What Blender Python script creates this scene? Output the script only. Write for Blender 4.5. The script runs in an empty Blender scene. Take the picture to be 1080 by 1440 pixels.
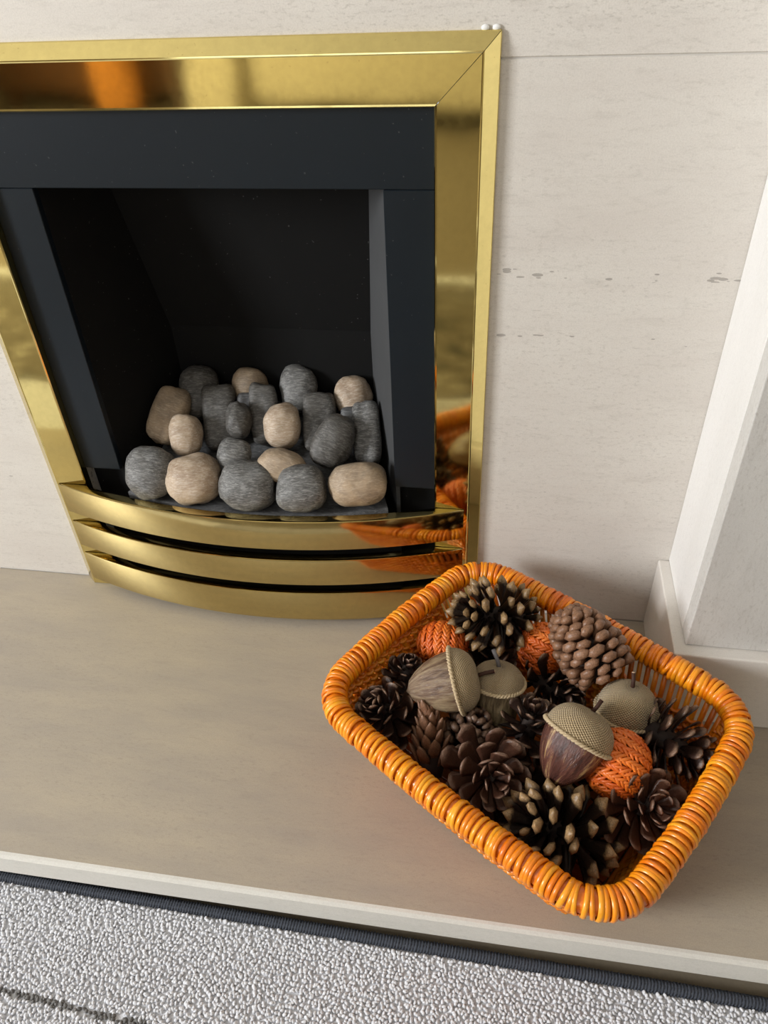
import bpy, bmesh, math, random
from mathutils import Vector, Matrix, noise
random.seed(7)
scene = bpy.context.scene
C = bpy.context.collection
PI = math.pi

# ------------------------------------------------------------------ camera
CAM = Vector((0.0177, -0.6495, 0.668))
RIGHT = Vector((0.9868, 0.1564, -0.0415))
UP = Vector((-0.0661, 0.6234, 0.7791))
TOW = Vector((0.1477, -0.7661, 0.6256))          # from the scene towards the camera
FPX = 1084.0
cd = bpy.data.cameras.new('camera')
cam = bpy.data.objects.new('camera', cd)
C.objects.link(cam)
cam.matrix_world = Matrix(((RIGHT.x, UP.x, TOW.x, CAM.x), (RIGHT.y, UP.y, TOW.y, CAM.y),
                           (RIGHT.z, UP.z, TOW.z, CAM.z), (0, 0, 0, 1)))
cd.sensor_fit = 'AUTO'
cd.sensor_width = 36.0
cd.lens = FPX / 1440.0 * 36.0
cd.clip_start = 0.01
scene.camera = cam

# ------------------------------------------------------------------ world, daylight, exposure
wd = bpy.data.worlds.new('sky')
scene.world = wd
wd.use_nodes = True
wb = wd.node_tree.nodes['Background']
wb.inputs[0].default_value = (0.75, 0.86, 1.0, 1)
wb.inputs[1].default_value = 1.0


def window_light(name, loc, target, sx, sy, power, col):
    l = bpy.data.lights.new(name, 'AREA')
    l.shape = 'RECTANGLE'
    l.size, l.size_y, l.energy, l.color = sx, sy, power, col
    o = bpy.data.objects.new(name, l)
    C.objects.link(o)
    o.location = loc
    d = Vector(target) - Vector(loc)
    o.rotation_euler = d.to_track_quat('-Z', 'Y').to_euler()
    return o


# the window in the left wall, and the window in the wall behind the camera
window_light('daylight_left', (-2.33, -1.42, 1.12), (0, -1.42, 1.12), 0.7, 1.0, 124, (0.965, 0.985, 1.0))
window_light('daylight_far', (-1.0, -3.43, 1.45), (-1.0, 0, 1.45), 1.5, 1.2, 9, (0.965, 0.985, 1.0))
scene.view_settings.view_transform = 'Standard'
scene.view_settings.look = 'None'
scene.view_settings.exposure = 0.0
scene.view_settings.gamma = 1.0
scene.view_settings.use_curve_mapping = False


# ------------------------------------------------------------------ helpers
def on_z(u, v, z):
    """world point at height z that stands at photo pixel (u, v)"""
    d = RIGHT * (u - 540) - UP * (v - 720) - TOW * FPX
    return CAM + d * ((z - CAM.z) / d.z)


def px_size(p):
    """metres for one photo pixel at world point p"""
    return (CAM - p).dot(TOW) / FPX


def cam_dir(r, u, t):
    return (RIGHT * r + UP * u + TOW * t).normalized()


def frame_from(zdir, xhint):
    z = zdir.normalized()
    x = (xhint - z * xhint.dot(z)).normalized()
    y = z.cross(x)
    return Matrix(((x.x, y.x, z.x), (x.y, y.y, z.y), (x.z, y.z, z.z)))


def link(name, me, mat=None, parent=None, mw=None, smooth=False):
    if mat is not None and not me.materials:
        me.materials.append(mat)
    o = bpy.data.objects.new(name, me)
    C.objects.link(o)
    if parent is not None:
        o.parent = parent
    if mw is not None:
        o.matrix_basis = mw
    if smooth:
        for p in me.polygons:
            p.use_smooth = True
    return o


def mesh(name, verts, faces, smooth=False, uvs=None):
    me = bpy.data.meshes.new(name)
    me.from_pydata([tuple(v) for v in verts], [], faces)
    me.update()
    if smooth:
        for p in me.polygons:
            p.use_smooth = True
    if uvs is not None:
        ul = me.uv_layers.new(name='UVMap')
        for p in me.polygons:
            us = [uvs[vi] for vi in p.vertices]
            umax = max(u for u, _ in us)
            for li, (u, v) in zip(p.loop_indices, us):
                if umax > 0.75 and u < 0.2:
                    u += 1.0
                ul.data[li].uv = (u, v)
    return me


def empty(name, loc=(0, 0, 0), mw=None):
    o = bpy.data.objects.new(name, None)
    C.objects.link(o)
    o.empty_display_size = 0.02
    if mw is not None:
        o.matrix_basis = mw
    else:
        o.location = loc
    return o


def tag(o, label=None, cat=None, group=None, kind=None):
    if label:
        o['label'] = label
    if cat:
        o['category'] = cat
    if group:
        o['group'] = group
    if kind:
        o['kind'] = kind
    return o


def box_mesh(name, x0, x1, y0, y1, z0, z1, bev=0.0, seg=1):
    bm = bmesh.new()
    bmesh.ops.create_cube(bm, size=1)
    for v in bm.verts:
        v.co = Vector((x0 + (v.co.x + .5) * (x1 - x0), y0 + (v.co.y + .5) * (y1 - y0), z0 + (v.co.z + .5) * (z1 - z0)))
    if bev > 0:
        bmesh.ops.bevel(bm, geom=list(bm.edges), offset=bev, segments=seg, affect='EDGES', profile=0.5)
    me = bpy.data.meshes.new(name)
    bm.to_mesh(me)
    bm.free()
    return me


def box(name, x0, x1, y0, y1, z0, z1, mat, parent=None, bev=0.0, seg=1):
    return link(name, box_mesh(name, x0, x1, y0, y1, z0, z1, bev, seg), mat, parent)


def tube_data(pts, rad, sides=6, closed=False, flat=1.0, upv=None):
    """vertices and faces of a tube along pts; rad a number or one per point"""
    n = len(pts)
    V, F = [], []
    prev = upv.normalized() if upv else None
    for i, p in enumerate(pts):
        if closed:
            t = pts[(i + 1) % n] - pts[i - 1]
        else:
            t = pts[min(i + 1, n - 1)] - pts[max(i - 1, 0)]
        t.normalize()
        if prev is None:
            prev = Vector((0, 0, 1)) if abs(t.z) < 0.9 else Vector((1, 0, 0))
        a = (prev - t * prev.dot(t))
        if a.length < 1e-6:
            a = t.orthogonal()
        a.normalize()
        if upv is None:
            prev = a
        b = t.cross(a)
        r = rad[i] if isinstance(rad, (list, tuple)) else rad
        for k in range(sides):
            an = 2 * PI * k / sides
            V.append(p + a * (math.cos(an) * r * flat) + b * (math.sin(an) * r))
    m = n if closed else n - 1
    for i in range(m):
        j = (i + 1) % n
        for k in range(sides):
            l = (k + 1) % sides
            F.append((i * sides + k, i * sides + l, j * sides + l, j * sides + k))
    if not closed:
        F.append(tuple(range(sides - 1, -1, -1)))
        F.append(tuple((n - 1) * sides + k for k in range(sides)))
    return V, F


def tube(name, pts, rad, mat, parent=None, sides=6, closed=False, flat=1.0, upv=None):
    V, F = tube_data(pts, rad, sides, closed, flat, upv)
    return link(name, mesh(name, V, F, True), mat, parent)


def lathe_mesh(name, prof, seg=32, wob=None):
    """prof: list of (r, z); first and last may have r = 0"""
    V, F, U = [], [], []
    idx = []
    n = len(prof)
    for i, (r, z) in enumerate(prof):
        row = []
        if r < 1e-6:
            V.append(Vector((0, 0, z)))
            U.append((0.5, i / (n - 1)))
            row = [len(V) - 1] * seg
        else:
            for k in range(seg):
                a = 2 * PI * k / seg
                rr = r * (1 + (wob(a, i / (n - 1)) if wob else 0))
                V.append(Vector((rr * math.cos(a), rr * math.sin(a), z)))
                U.append((k / seg, i / (n - 1)))
                row.append(len(V) - 1)
        idx.append(row)
    for i in range(n - 1):
        for k in range(seg):
            l = (k + 1) % seg
            q = [idx[i][k], idx[i][l], idx[i + 1][l], idx[i + 1][k]]
            q2 = []
            for a in q:
                if a not in q2:
                    q2.append(a)
            if len(q2) > 2:
                F.append(tuple(q2))
    return mesh(name, V, F, True, U)


# ------------------------------------------------------------------ materials
class NT:
    def __init__(s, name):
        s.m = bpy.data.materials.new(name)
        s.m.use_nodes = True
        s.t = s.m.node_tree
        s.n = s.t.nodes
        s.b = s.n['Principled BSDF']

    def node(s, typ, **kw):
        nd = s.n.new(typ)
        for k, v in kw.items():
            if isinstance(k, str) and hasattr(nd, k):
                setattr(nd, k, v)
        return nd

    def l(s, a, b):
        s.t.links.new(a, b)

    def coords(s, scale=(1, 1, 1), kind='Object', rot=(0, 0, 0)):
        tc = s.node('ShaderNodeTexCoord')
        mp = s.node('ShaderNodeMapping')
        mp.inputs['Scale'].default_value = scale
        mp.inputs['Rotation'].default_value = rot
        s.l(tc.outputs[kind], mp.inputs['Vector'])
        return mp.outputs['Vector']

    def noise(s, vec, scale, detail=4, rough=0.55, dist=0.0):
        nd = s.node('ShaderNodeTexNoise')
        nd.inputs['Scale'].default_value = scale
        nd.inputs['Detail'].default_value = detail
        nd.inputs['Roughness'].default_value = rough
        nd.inputs['Distortion'].default_value = dist
        if vec is not None:
            s.l(vec, nd.inputs['Vector'])
        return nd.outputs['Fac']

    def ramp(s, fac, stops, interp='LINEAR'):
        r = s.node('ShaderNodeValToRGB')
        r.color_ramp.interpolation = interp
        e = r.color_ramp.elements
        while len(e) < len(stops):
            e.new(0.5)
        for el, (p, c) in zip(e, stops):
            el.position = p
            el.color = (c, c, c, 1) if isinstance(c, (int, float)) else (*c, 1)
        s.l(fac, r.inputs['Fac'])
        return r.outputs['Color']

    def mix(s, fac, a, b, mode='MIX'):
        m = s.node('ShaderNodeMix')
        m.data_type = 'RGBA'
        m.blend_type = mode
        for sock, v in ((m.inputs[0], fac), (m.inputs[6], a), (m.inputs[7], b)):
            if isinstance(v, (int, float)):
                sock.default_value = v
            elif isinstance(v, tuple):
                sock.default_value = (*v, 1)
            else:
                s.l(v, sock)
        return m.outputs[2]

    def math(s, op, a, b=None):
        m = s.node('ShaderNodeMath')
        m.operation = op
        for i, v in enumerate((a, b)):
            if v is None:
                continue
            if isinstance(v, (int, float)):
                m.inputs[i].default_value = v
            else:
                s.l(v, m.inputs[i])
        return m.outputs[0]

    def bump(s, h, strength=0.3, dist=0.001):
        b = s.node('ShaderNodeBump')
        b.inputs['Strength'].default_value = strength
        b.inputs['Distance'].default_value = dist
        s.l(h, b.inputs['Height'])
        s.l(b.outputs['Normal'], s.b.inputs['Normal'])

    def set(s, **kw):
        names = dict(color='Base Color', rough='Roughness', metal='Metallic', spec='Specular IOR Level',
                     coat='Coat Weight', coatr='Coat Roughness', sheen='Sheen Weight')
        for k, v in kw.items():
            sock = s.b.inputs[names[k]]
            if isinstance(v, tuple):
                sock.default_value = (*v, 1)
            elif isinstance(v, (int, float)):
                sock.default_value = v
            else:
                s.l(v, sock)
        return s.m


def mat_stone(name, light, dark, tint, axis, streak=0.5, pits=True, rough=0.5, seams=()):
    """sawn limestone: grain drawn out along one axis, small dark pits"""
    t = NT(name)
    sc = {'x': (3.2, 14, 14), 'z': (14, 14, 2.6), 'y': (14, 3.2, 14)}[axis]
    v = t.coords(sc)
    broad = t.noise(t.coords((1.5, 6, 6) if axis != 'z' else (6, 6, 1.5)), 3.2, 6, 0.65)
    lines = t.noise(v, 9.0, 10, 0.78, 0.6)
    fine = t.noise(v, 42.0, 6, 0.75, 0.4)
    c = t.mix(t.ramp(broad, [(0.32, 0.0), (0.68, 1.0)]), light, tint)
    c = t.mix(t.math('MULTIPLY', t.ramp(lines, [(0.52, 0.0), (0.78, 1.0)]), streak), c, dark)
    c = t.mix(t.math('MULTIPLY', t.ramp(fine, [(0.58, 0.0), (0.72, 1.0)]), streak * 0.7), c, dark)
    grit = t.noise(t.coords((1, 1, 1)), 900, 2, 0.6)
    c = t.mix(t.math('MULTIPLY', t.ramp(grit, [(0.35, 1.0), (0.6, 0.0)]), 0.22), c, dark)
    # fleck: fine dark grains drawn out along the bedding, gathered in patches
    fs = {'x': (0.42, 1, 1), 'z': (1, 1, 0.42), 'y': (1, 0.42, 1)}[axis]
    fl = t.noise(t.coords(fs), 420, 3, 0.65)
    patch = t.ramp(t.noise(t.coords(tuple(x * x for x in fs)), 14, 5, 0.65), [(0.36, 0.15), (0.66, 1.0)])
    c = t.mix(t.math('MULTIPLY', t.math('MULTIPLY', t.ramp(fl, [(0.54, 0.0), (0.68, 1.0)]), patch), streak * 1.25), c, dark)
    if pits:
        s2 = {'x': (34, 120, 120), 'z': (120, 120, 34), 'y': (120, 34, 120)}[axis]
        vo = t.node('ShaderNodeTexVoronoi')
        vo.inputs['Scale'].default_value = 1.0
        vo.inputs['Randomness'].default_value = 1.0
        t.l(t.coords(s2), vo.inputs['Vector'])
        band = t.noise(t.coords((0.6, 5, 5) if axis != 'z' else (5, 5, 0.6)), 2.6, 3, 0.5)
        thr = t.math('MULTIPLY', t.math('MULTIPLY', t.ramp(band, [(0.50, 0.0), (0.68, 1.0)]), t.ramp(t.noise(t.coords((1, 1, 1)), 22, 2), [(0.40, 0.0), (0.60, 1.0)])), 0.24)
        pit = t.math('LESS_THAN', vo.outputs['Distance'], thr)
        c = t.mix(t.math('MULTIPLY', pit, 0.6), c, (0.20, 0.185, 0.165))
    for (zc, half, x0) in seams:
        # a bedding seam in the stone: a ragged row of small open pores
        tc = t.node('ShaderNodeTexCoord')
        sp = t.node('ShaderNodeSeparateXYZ')
        t.l(tc.outputs['Object'], sp.inputs[0])
        wob = t.math('MULTIPLY', t.math('SUBTRACT', t.noise(t.coords((1, 0, 0)), 14, 3), 0.5), half * 1.6)
        d = t.math('ABSOLUTE', t.math('SUBTRACT', t.math('ADD', sp.outputs['Z'], wob), zc))
        near = t.math('LESS_THAN', d, half)
        vo = t.node('ShaderNodeTexVoronoi')
        vo.inputs['Scale'].default_value = 1.0
        t.l(t.coords((80, 1, 260)), vo.inputs['Vector'])
        size = t.math('MULTIPLY', t.ramp(t.noise(t.coords((1, 1, 1)), 30, 2), [(0.40, 0.0), (0.62, 1.0)]), 0.42)
        pore = t.math('MULTIPLY', t.math('LESS_THAN', vo.outputs['Distance'], size), near)
        c = t.mix(t.math('MULTIPLY', pore, 0.62), c, (0.21, 0.19, 0.17))
    t.bump(fine, 0.10, 0.0006)
    return t.set(color=c, rough=rough, spec=0.35)


def mat_brass(name, rough, col):
    t = NT(name)
    n1 = t.noise(t.coords((30, 30, 30)), 5.0, 4, 0.6)
    c = t.mix(t.ramp(n1, [(0.3, 0.0), (0.75, 1.0)]), col, tuple(x * 0.9 for x in col))
    sp = t.noise(t.coords((1, 1, 1)), 420, 2, 0.5)
    c = t.mix(t.math('MULTIPLY', t.ramp(sp, [(0.70, 0.0), (0.76, 1.0)]), 0.35), c, (0.30, 0.19, 0.06))
    r = t.math('ADD', t.math('MULTIPLY', n1, 0.05), rough)
    wave = t.noise(t.coords((7, 7, 7)), 1.6, 1, 0.4)
    t.bump(wave, 0.05, 0.01)
    return t.set(color=c, rough=r, metal=1.0)


def mat_plain(name, col, rough=0.5, metal=0.0, var=0.12, nscale=40, bump=0.0, spec=0.5):
    t = NT(name)
    n = t.noise(t.coords(), nscale, 4, 0.6)
    dk = tuple(max(0, x * (1 - var)) for x in col)
    lt = tuple(x * (1 + var) for x in col)
    if bump:
        t.bump(n, bump, 0.001)
    return t.set(color=t.mix(n, dk, lt), rough=rough, metal=metal, spec=spec)


def mat_black(name, col, rough, dust=0.25, spec=0.5):
    t = NT(name)
    n = t.noise(t.coords((1, 1, 1)), 9, 6, 0.7)
    sp = t.noise(t.coords((1, 1, 1)), 330, 1, 0.5)
    c = t.mix(n, tuple(x * 0.8 for x in col), tuple(x * 1.25 for x in col))
    c = t.mix(t.math('MULTIPLY', t.ramp(sp, [(0.76, 0.0), (0.79, 1.0)]), dust), c, (0.2, 0.2, 0.2))
    return t.set(color=c, rough=rough, spec=spec)


def mat_rock(name, base, dark, light):
    """painted ceramic pebble with brushed scratches"""
    t = NT(name)
    oi = t.node('ShaderNodeObjectInfo')
    ad = t.node('ShaderNodeVectorMath')
    ad.operation = 'ADD'
    t.l(t.coords((1, 1, 1)), ad.inputs[0])
    t.l(oi.outputs['Random'], ad.inputs[1])
    mp = t.node('ShaderNodeMapping')
    mp.inputs['Scale'].default_value = (28, 150, 80)
    mp.inputs['Rotation'].default_value = (0.3, 0.2, 0.7)
    t.l(ad.outputs[0], mp.inputs['Vector'])
    br = t.noise(ad.outputs[0], 34, 6, 0.7, 0.5)
    sc = t.noise(mp.outputs['Vector'], 4.5, 6, 0.7, 0.8)
    c = t.mix(t.ramp(br, [(0.35, 0.0), (0.68, 1.0)]), base, dark)
    c = t.mix(t.math('MULTIPLY', t.ramp(sc, [(0.47, 0.0), (0.64, 1.0)]), 0.7), c, light)
    c = t.mix(t.math('MULTIPLY', t.ramp(sc, [(0.28, 1.0), (0.42, 0.0)]), 0.6), c, dark)
    t.bump(t.math('ADD', sc, br), 0.5, 0.0012)
    return t.set(color=c, rough=0.46, spec=0.5)


def mat_wicker(name, a, b, c3, rough=0.32):
    t = NT(name)
    oi = t.node('ShaderNodeObjectInfo')
    geo = t.node('ShaderNodeNewGeometry')
    pos = t.node('ShaderNodeMapping')
    pos.inputs['Scale'].default_value = (1, 1, 1)
    t.l(geo.outputs['Position'], pos.inputs['Vector'])
    n = t.noise(pos.outputs['Vector'], 34, 3, 0.6)
    n2 = t.noise(pos.outputs['Vector'], 320, 3, 0.6)
    f = t.math('ADD', t.math('MULTIPLY', oi.outputs['Random'], 0.35), t.math('MULTIPLY', n, 0.75))
    c = t.ramp(f, [(0.30, a), (0.55, b), (0.85, c3)])
    c = t.mix(t.math('MULTIPLY', t.ramp(n2, [(0.6, 0.0), (0.75, 1.0)]), 0.4), c, tuple(x * 0.45 for x in a))
    t.bump(n2, 0.15, 0.0008)
    return t.set(color=c, rough=rough, spec=0.5, coat=0.25, coatr=0.25)


def mat_scale(name, root, mid, tip, t0=0.55, t1=0.85):
    """pine-cone scale: dark stalk, pale tip (object Y runs from the stalk at 0 to the tip at 1)"""
    t = NT(name)
    tc = t.node('ShaderNodeTexCoord')
    sx = t.node('ShaderNodeSeparateXYZ')
    t.l(tc.outputs['Object'], sx.inputs[0])
    oi = t.node('ShaderNodeObjectInfo')
    geo = t.node('ShaderNodeNewGeometry')
    n = t.noise(geo.outputs['Position'], 260, 4, 0.65)
    f = t.math('ADD', sx.outputs['Y'], t.math('MULTIPLY', t.math('SUBTRACT', n, 0.5), 0.22))
    c = t.ramp(f, [(0.05, root), (0.42, tuple(a * 0.6 + b * 0.4 for a, b in zip(root, mid))), (t0, mid), (t1, tip), (1.0, tuple(x * 1.12 for x in tip))])
    n3 = t.noise(geo.outputs['Position'], 900, 3, 0.6)
    c = t.mix(t.math('MULTIPLY', t.ramp(n3, [(0.35, 1.0), (0.6, 0.0)]), 0.5), c, root)
    c = t.mix(t.math('MULTIPLY', oi.outputs['Random'], 0.35), c, mid)
    t.bump(n, 0.5, 0.0014)
    return t.set(color=c, rough=0.36, spec=0.38)


def mat_burlap(name):
    t = NT(name)
    uv = t.coords((1, 1, 1), 'UV')
    sx = t.node('ShaderNodeSeparateXYZ')
    t.l(uv, sx.inputs[0])
    a = t.math('SINE', t.math('MULTIPLY', sx.outputs['X'], 2 * PI * 54))
    b = t.math('SINE', t.math('MULTIPLY', sx.outputs['Y'], 2 * PI * 18))
    w = t.math('MULTIPLY', a, b)
    h = t.math('ADD', t.math('MULTIPLY', w, 0.5), 0.5)
    n = t.noise(t.coords(), 500, 4, 0.6)
    c = t.ramp(h, [(0.10, (0.11, 0.07, 0.032)), (0.42, (0.40, 0.29, 0.16)), (0.85, (0.58, 0.455, 0.28))])
    c = t.mix(t.math('MULTIPLY', n, 0.2), c, (0.40, 0.29, 0.16))
    t.bump(h, 0.9, 0.0016)
    return t.set(color=c, rough=0.9, spec=0.1, sheen=0.2)


def mat_bark(name, cols, gloss=0.3):
    """acorn nut: thin bark strips running from cap to tip"""
    t = NT(name)
    oi = t.node('ShaderNodeObjectInfo')
    uv = t.coords((17, 1.1, 1), 'UV')
    ad = t.node('ShaderNodeVectorMath')
    ad.operation = 'ADD'
    t.l(uv, ad.inputs[0])
    t.l(oi.outputs['Random'], ad.inputs[1])
    n = t.noise(ad.outputs[0], 1.6, 6, 0.65, 0.5)
    n2 = t.noise(ad.outputs[0], 6.0, 5, 0.7, 0.6)
    c = t.ramp(n, [(0.30, cols[0]), (0.44, cols[1]), (0.56, cols[2]), (0.70, cols[3])])
    c = t.mix(t.math('MULTIPLY', t.ramp(n2, [(0.56, 0.0), (0.70, 1.0)]), 0.7), c, cols[0])
    t.bump(t.math('ADD', n, n2), 0.6, 0.0015)
    return t.set(color=c, rough=gloss, spec=0.5)


def mat_rug(name):
    t = NT(name)
    geo = t.node('ShaderNodeNewGeometry')
    n = t.noise(geo.outputs['Position'], 240, 3, 0.6)
    n2 = t.noise(geo.outputs['Position'], 1500, 3, 0.6)
    c = t.mix(t.ramp(n, [(0.3, 0.0), (0.7, 1.0)]), (0.60, 0.605, 0.635), (0.76, 0.765, 0.79))
    c = t.mix(t.math('MULTIPLY', n2, 0.3), c, (0.60, 0.60, 0.63))
    t.bump(n2, 0.4, 0.0008)
    return t.set(color=c, rough=0.95, spec=0.1, sheen=0.15)


M = dict(
    wall=mat_stone('limestone_wall', (0.69, 0.655, 0.60), (0.40, 0.365, 0.325), (0.63, 0.585, 0.535), 'x', 0.5, True, 0.5, ((0.410, 0.005, 0), (0.352, 0.002, 0))),
    hearth=mat_stone('limestone_hearth', (0.465, 0.40, 0.305), (0.26, 0.22, 0.175), (0.375, 0.33, 0.275), 'x', 0.36, False, 0.42),
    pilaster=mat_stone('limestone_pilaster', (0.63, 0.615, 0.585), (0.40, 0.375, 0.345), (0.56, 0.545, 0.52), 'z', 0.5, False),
    pilaster_lit=mat_stone('limestone_pilaster_lit', (0.80, 0.785, 0.765), (0.58, 0.56, 0.54), (0.75, 0.735, 0.71), 'z', 0.3, False),  # paler copy for the side face: light from the left put into the colour
    plinth=mat_stone('limestone_plinth', (0.74, 0.70, 0.65), (0.50, 0.46, 0.42), (0.70, 0.66, 0.61), 'x', 0.25, False),
    riser=mat_stone('sawn_edge', (0.68, 0.655, 0.60), (0.45, 0.43, 0.385), (0.62, 0.60, 0.55), 'x', 0.3, False, 0.7),
    joint=mat_plain('grey_joint', (0.58, 0.55, 0.51), 0.9, 0, 0.2, 60),
    base=mat_plain('grey_concrete', (0.20, 0.185, 0.165), 0.85, 0, 0.3, 60, 0.3),
    brass=mat_brass('polished_brass', 0.045, (0.76, 0.62, 0.245)),
    brass_bar=mat_brass('satin_brass', 0.085, (0.585, 0.465, 0.205)),
    black=mat_black('satin_black_metal', (0.006, 0.010, 0.0145), 0.36, 0.25, 0.30),
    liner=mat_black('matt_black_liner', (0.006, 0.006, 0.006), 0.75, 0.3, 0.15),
    liner_lit=mat_black('lit_side_liner', (0.055, 0.056, 0.058), 0.8, 0.3, 0.3),  # right wall's paler copy of the liner, grazing light painted into the colour
    bed=mat_rock('bed_ceramic', (0.10, 0.10, 0.102), (0.045, 0.045, 0.046), (0.22, 0.22, 0.225)),
    grey=mat_rock('grey_ceramic', (0.135, 0.132, 0.126), (0.055, 0.052, 0.048), (0.37, 0.365, 0.35)),
    dgrey=mat_rock('dark_grey_ceramic', (0.088, 0.081, 0.072), (0.035, 0.032, 0.028), (0.22, 0.21, 0.195)),
    tan=mat_rock('tan_ceramic', (0.42, 0.305, 0.195), (0.21, 0.16, 0.115), (0.54, 0.43, 0.31)),
    ltan=mat_rock('light_tan_ceramic', (0.51, 0.39, 0.275), (0.29, 0.20, 0.13), (0.65, 0.565, 0.465)),
    wick=mat_wicker('orange_wicker', (0.74, 0.15, 0.002), (0.88, 0.26, 0.004), (0.92, 0.40, 0.018)),
    wick_in=mat_wicker('orange_wicker_weave', (0.50, 0.095, 0.002), (0.76, 0.20, 0.004), (0.86, 0.34, 0.02)),
    wick_base=mat_wicker('brown_orange_base', (0.26, 0.055, 0.004), (0.42, 0.10, 0.006), (0.55, 0.17, 0.015)),
    s_spiky=mat_scale('scale_spiky', (0.010, 0.006, 0.004), (0.024, 0.013, 0.008), (0.36, 0.225, 0.105), 0.72, 0.82),
    s_rose=mat_scale('scale_rosette', (0.016, 0.006, 0.004), (0.085, 0.036, 0.021), (0.32, 0.195, 0.135), 0.80, 0.98),
    s_dark=mat_scale('scale_dark', (0.010, 0.005, 0.004), (0.038, 0.018, 0.012), (0.28, 0.17, 0.11), 0.80, 0.96),
    s_shut=mat_scale('scale_shut', (0.03, 0.013, 0.007), (0.15, 0.068, 0.036), (0.31, 0.165, 0.095), 0.4, 0.95),
    core=mat_plain('cone_core', (0.022, 0.012, 0.008), 0.8, 0, 0.3, 200),
    burlap=mat_burlap('burlap'),
    rope=mat_plain('jute_rope', (0.50, 0.385, 0.235), 0.9, 0, 0.3, 500, 0.4),
    stem=mat_plain('twig_brown', (0.05, 0.022, 0.015), 0.6, 0, 0.35, 300, 0.4, 0.25),
    stem_grey=mat_plain('twig_grey', (0.13, 0.12, 0.125), 0.55, 0, 0.3, 300, 0.4),
    cut=mat_plain('twig_cut_end', (0.62, 0.42, 0.28), 0.7),
    bark_a=mat_bark('bark_silver_brown', [(0.06, 0.032, 0.02), (0.17, 0.105, 0.066), (0.27, 0.195, 0.12), (0.42, 0.33, 0.20)], 0.26),
    bark_b=mat_bark('bark_olive', [(0.045, 0.03, 0.016), (0.15, 0.105, 0.055), (0.27, 0.20, 0.11), (0.36, 0.275, 0.15)], 0.4),
    bark_c=mat_bark('bark_plum', [(0.028, 0.014, 0.012), (0.075, 0.028, 0.021), (0.14, 0.055, 0.038), (0.52, 0.35, 0.15)], 0.22),
    raffia=mat_wicker('orange_raffia', (0.50, 0.075, 0.004), (0.68, 0.125, 0.008), (0.78, 0.20, 0.02), 0.5),
    rug=mat_rug('grey_loop_pile'),
    rug_dark=mat_plain('dark_grey_yarn', (0.16, 0.155, 0.15), 0.95, 0, 0.35, 400),
    binding=mat_plain('charcoal_binding', (0.06, 0.067, 0.085), 0.85, 0, 0.4, 900, 0.6, 0.25),
    paint=mat_plain('cream_paint', (0.42, 0.36, 0.28), 0.8, 0, 0.03, 8),
    ceil=mat_plain('white_paint', (0.62, 0.60, 0.56), 0.85, 0, 0.02, 8),
    carpet=mat_plain('brown_carpet', (0.22, 0.18, 0.125), 0.95, 0, 0.15, 300),
    upvc=mat_plain('white_window_frame', (0.80, 0.80, 0.79), 0.4, 0, 0.02, 10),
    silicone=mat_plain('clear_silicone', (0.80, 0.80, 0.78), 0.15, 0, 0.03, 50),
    sofa=mat_plain('cream_fabric', (0.70, 0.63, 0.48), 0.9, 0, 0.06, 120, 0.1),
    wood=mat_plain('brown_wood', (0.13, 0.055, 0.022), 0.4, 0, 0.4, 14),
    curtain=mat_plain('orange_curtain', (0.62, 0.24, 0.04), 0.9, 0, 0.1, 30),
)

_c = NT('marbled_cloth')
_n = _c.noise(_c.coords((1, 2.2, 1), 'Object', (0, 0, 0.6)), 7, 5, 0.6, 2.2)
M['marble_cloth'] = _c.set(color=_c.ramp(_n, [(0.32, (0.03, 0.032, 0.022)), (0.48, (0.13, 0.105, 0.07)), (0.58, (0.20, 0.17, 0.125)), (0.70, (0.46, 0.43, 0.37))]), rough=0.9)
# glass for the windows
_g = NT('window_glass')
_g.b.inputs['Transmission Weight'].default_value = 1.0
M['glass'] = _g.set(color=(0.97, 0.98, 0.98), rough=0.0)

# ------------------------------------------------------------------ dimensions
XL, XR = -0.495, -0.003            # outer edges of the brass frame
ZT = 0.589                         # its top
XC = (XL + XR) / 2
Y_RIDGE, Y_INNER, Y_PANEL = -0.0125, -0.0121, -0.004
FLOOR = -0.047

# ------------------------------------------------------------------ the room
RX0, RX1, RY, RZ = -2.3, 1.6, -3.4, 2.35


def struct(o):
    o['kind'] = 'structure'
    return o


struct(box('floor', RX0 - .1, RX1 + .1, RY - .1, 0.3, FLOOR - 0.05, FLOOR, M['carpet']))
struct(box('ceiling', RX0 - .1, RX1 + .1, RY - .1, 0.3, RZ, RZ + 0.05, M['ceil']))
struct(box('wall_right', RX1, RX1 + .1, RY, 0.3, FLOOR, RZ, M['paint']))


def wall_with_hole(name, along, c, thick, a0, a1, h0, h1):
    """wall with a window opening, as one mesh of four blocks"""
    V, F = [], []

    def blk(p0, p1, z0, z1):
        n = len(V)
        for z in (z0, z1):
            for (p, q) in ((p0, c), (p1, c), (p1, c + thick), (p0, c + thick)):
                V.append(Vector((q, p, z)) if along == 'y' else Vector((p, q, z)))
        for f in ((0, 3, 2, 1), (4, 5, 6, 7), (0, 1, 5, 4), (1, 2, 6, 5), (2, 3, 7, 6), (3, 0, 4, 7)):
            F.append(tuple(n + i for i in f))
    lo, hi = (RY, 0.3) if along == 'y' else (RX0, RX1)
    blk(lo, a0, FLOOR, RZ)
    blk(a1, hi, FLOOR, RZ)
    blk(a0, a1, FLOOR, h0)
    blk(a0, a1, h1, RZ)
    return struct(link(name, mesh(name, V, F), M['paint']))


wall_with_hole('wall_left', 'y', RX0 - 0.1, 0.1, -1.77, -1.07, 0.62, 1.62)
wall_with_hole('wall_front', 'x', RY - 0.1, 0.1, -1.75, -0.25, 0.85, 2.05)


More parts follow.
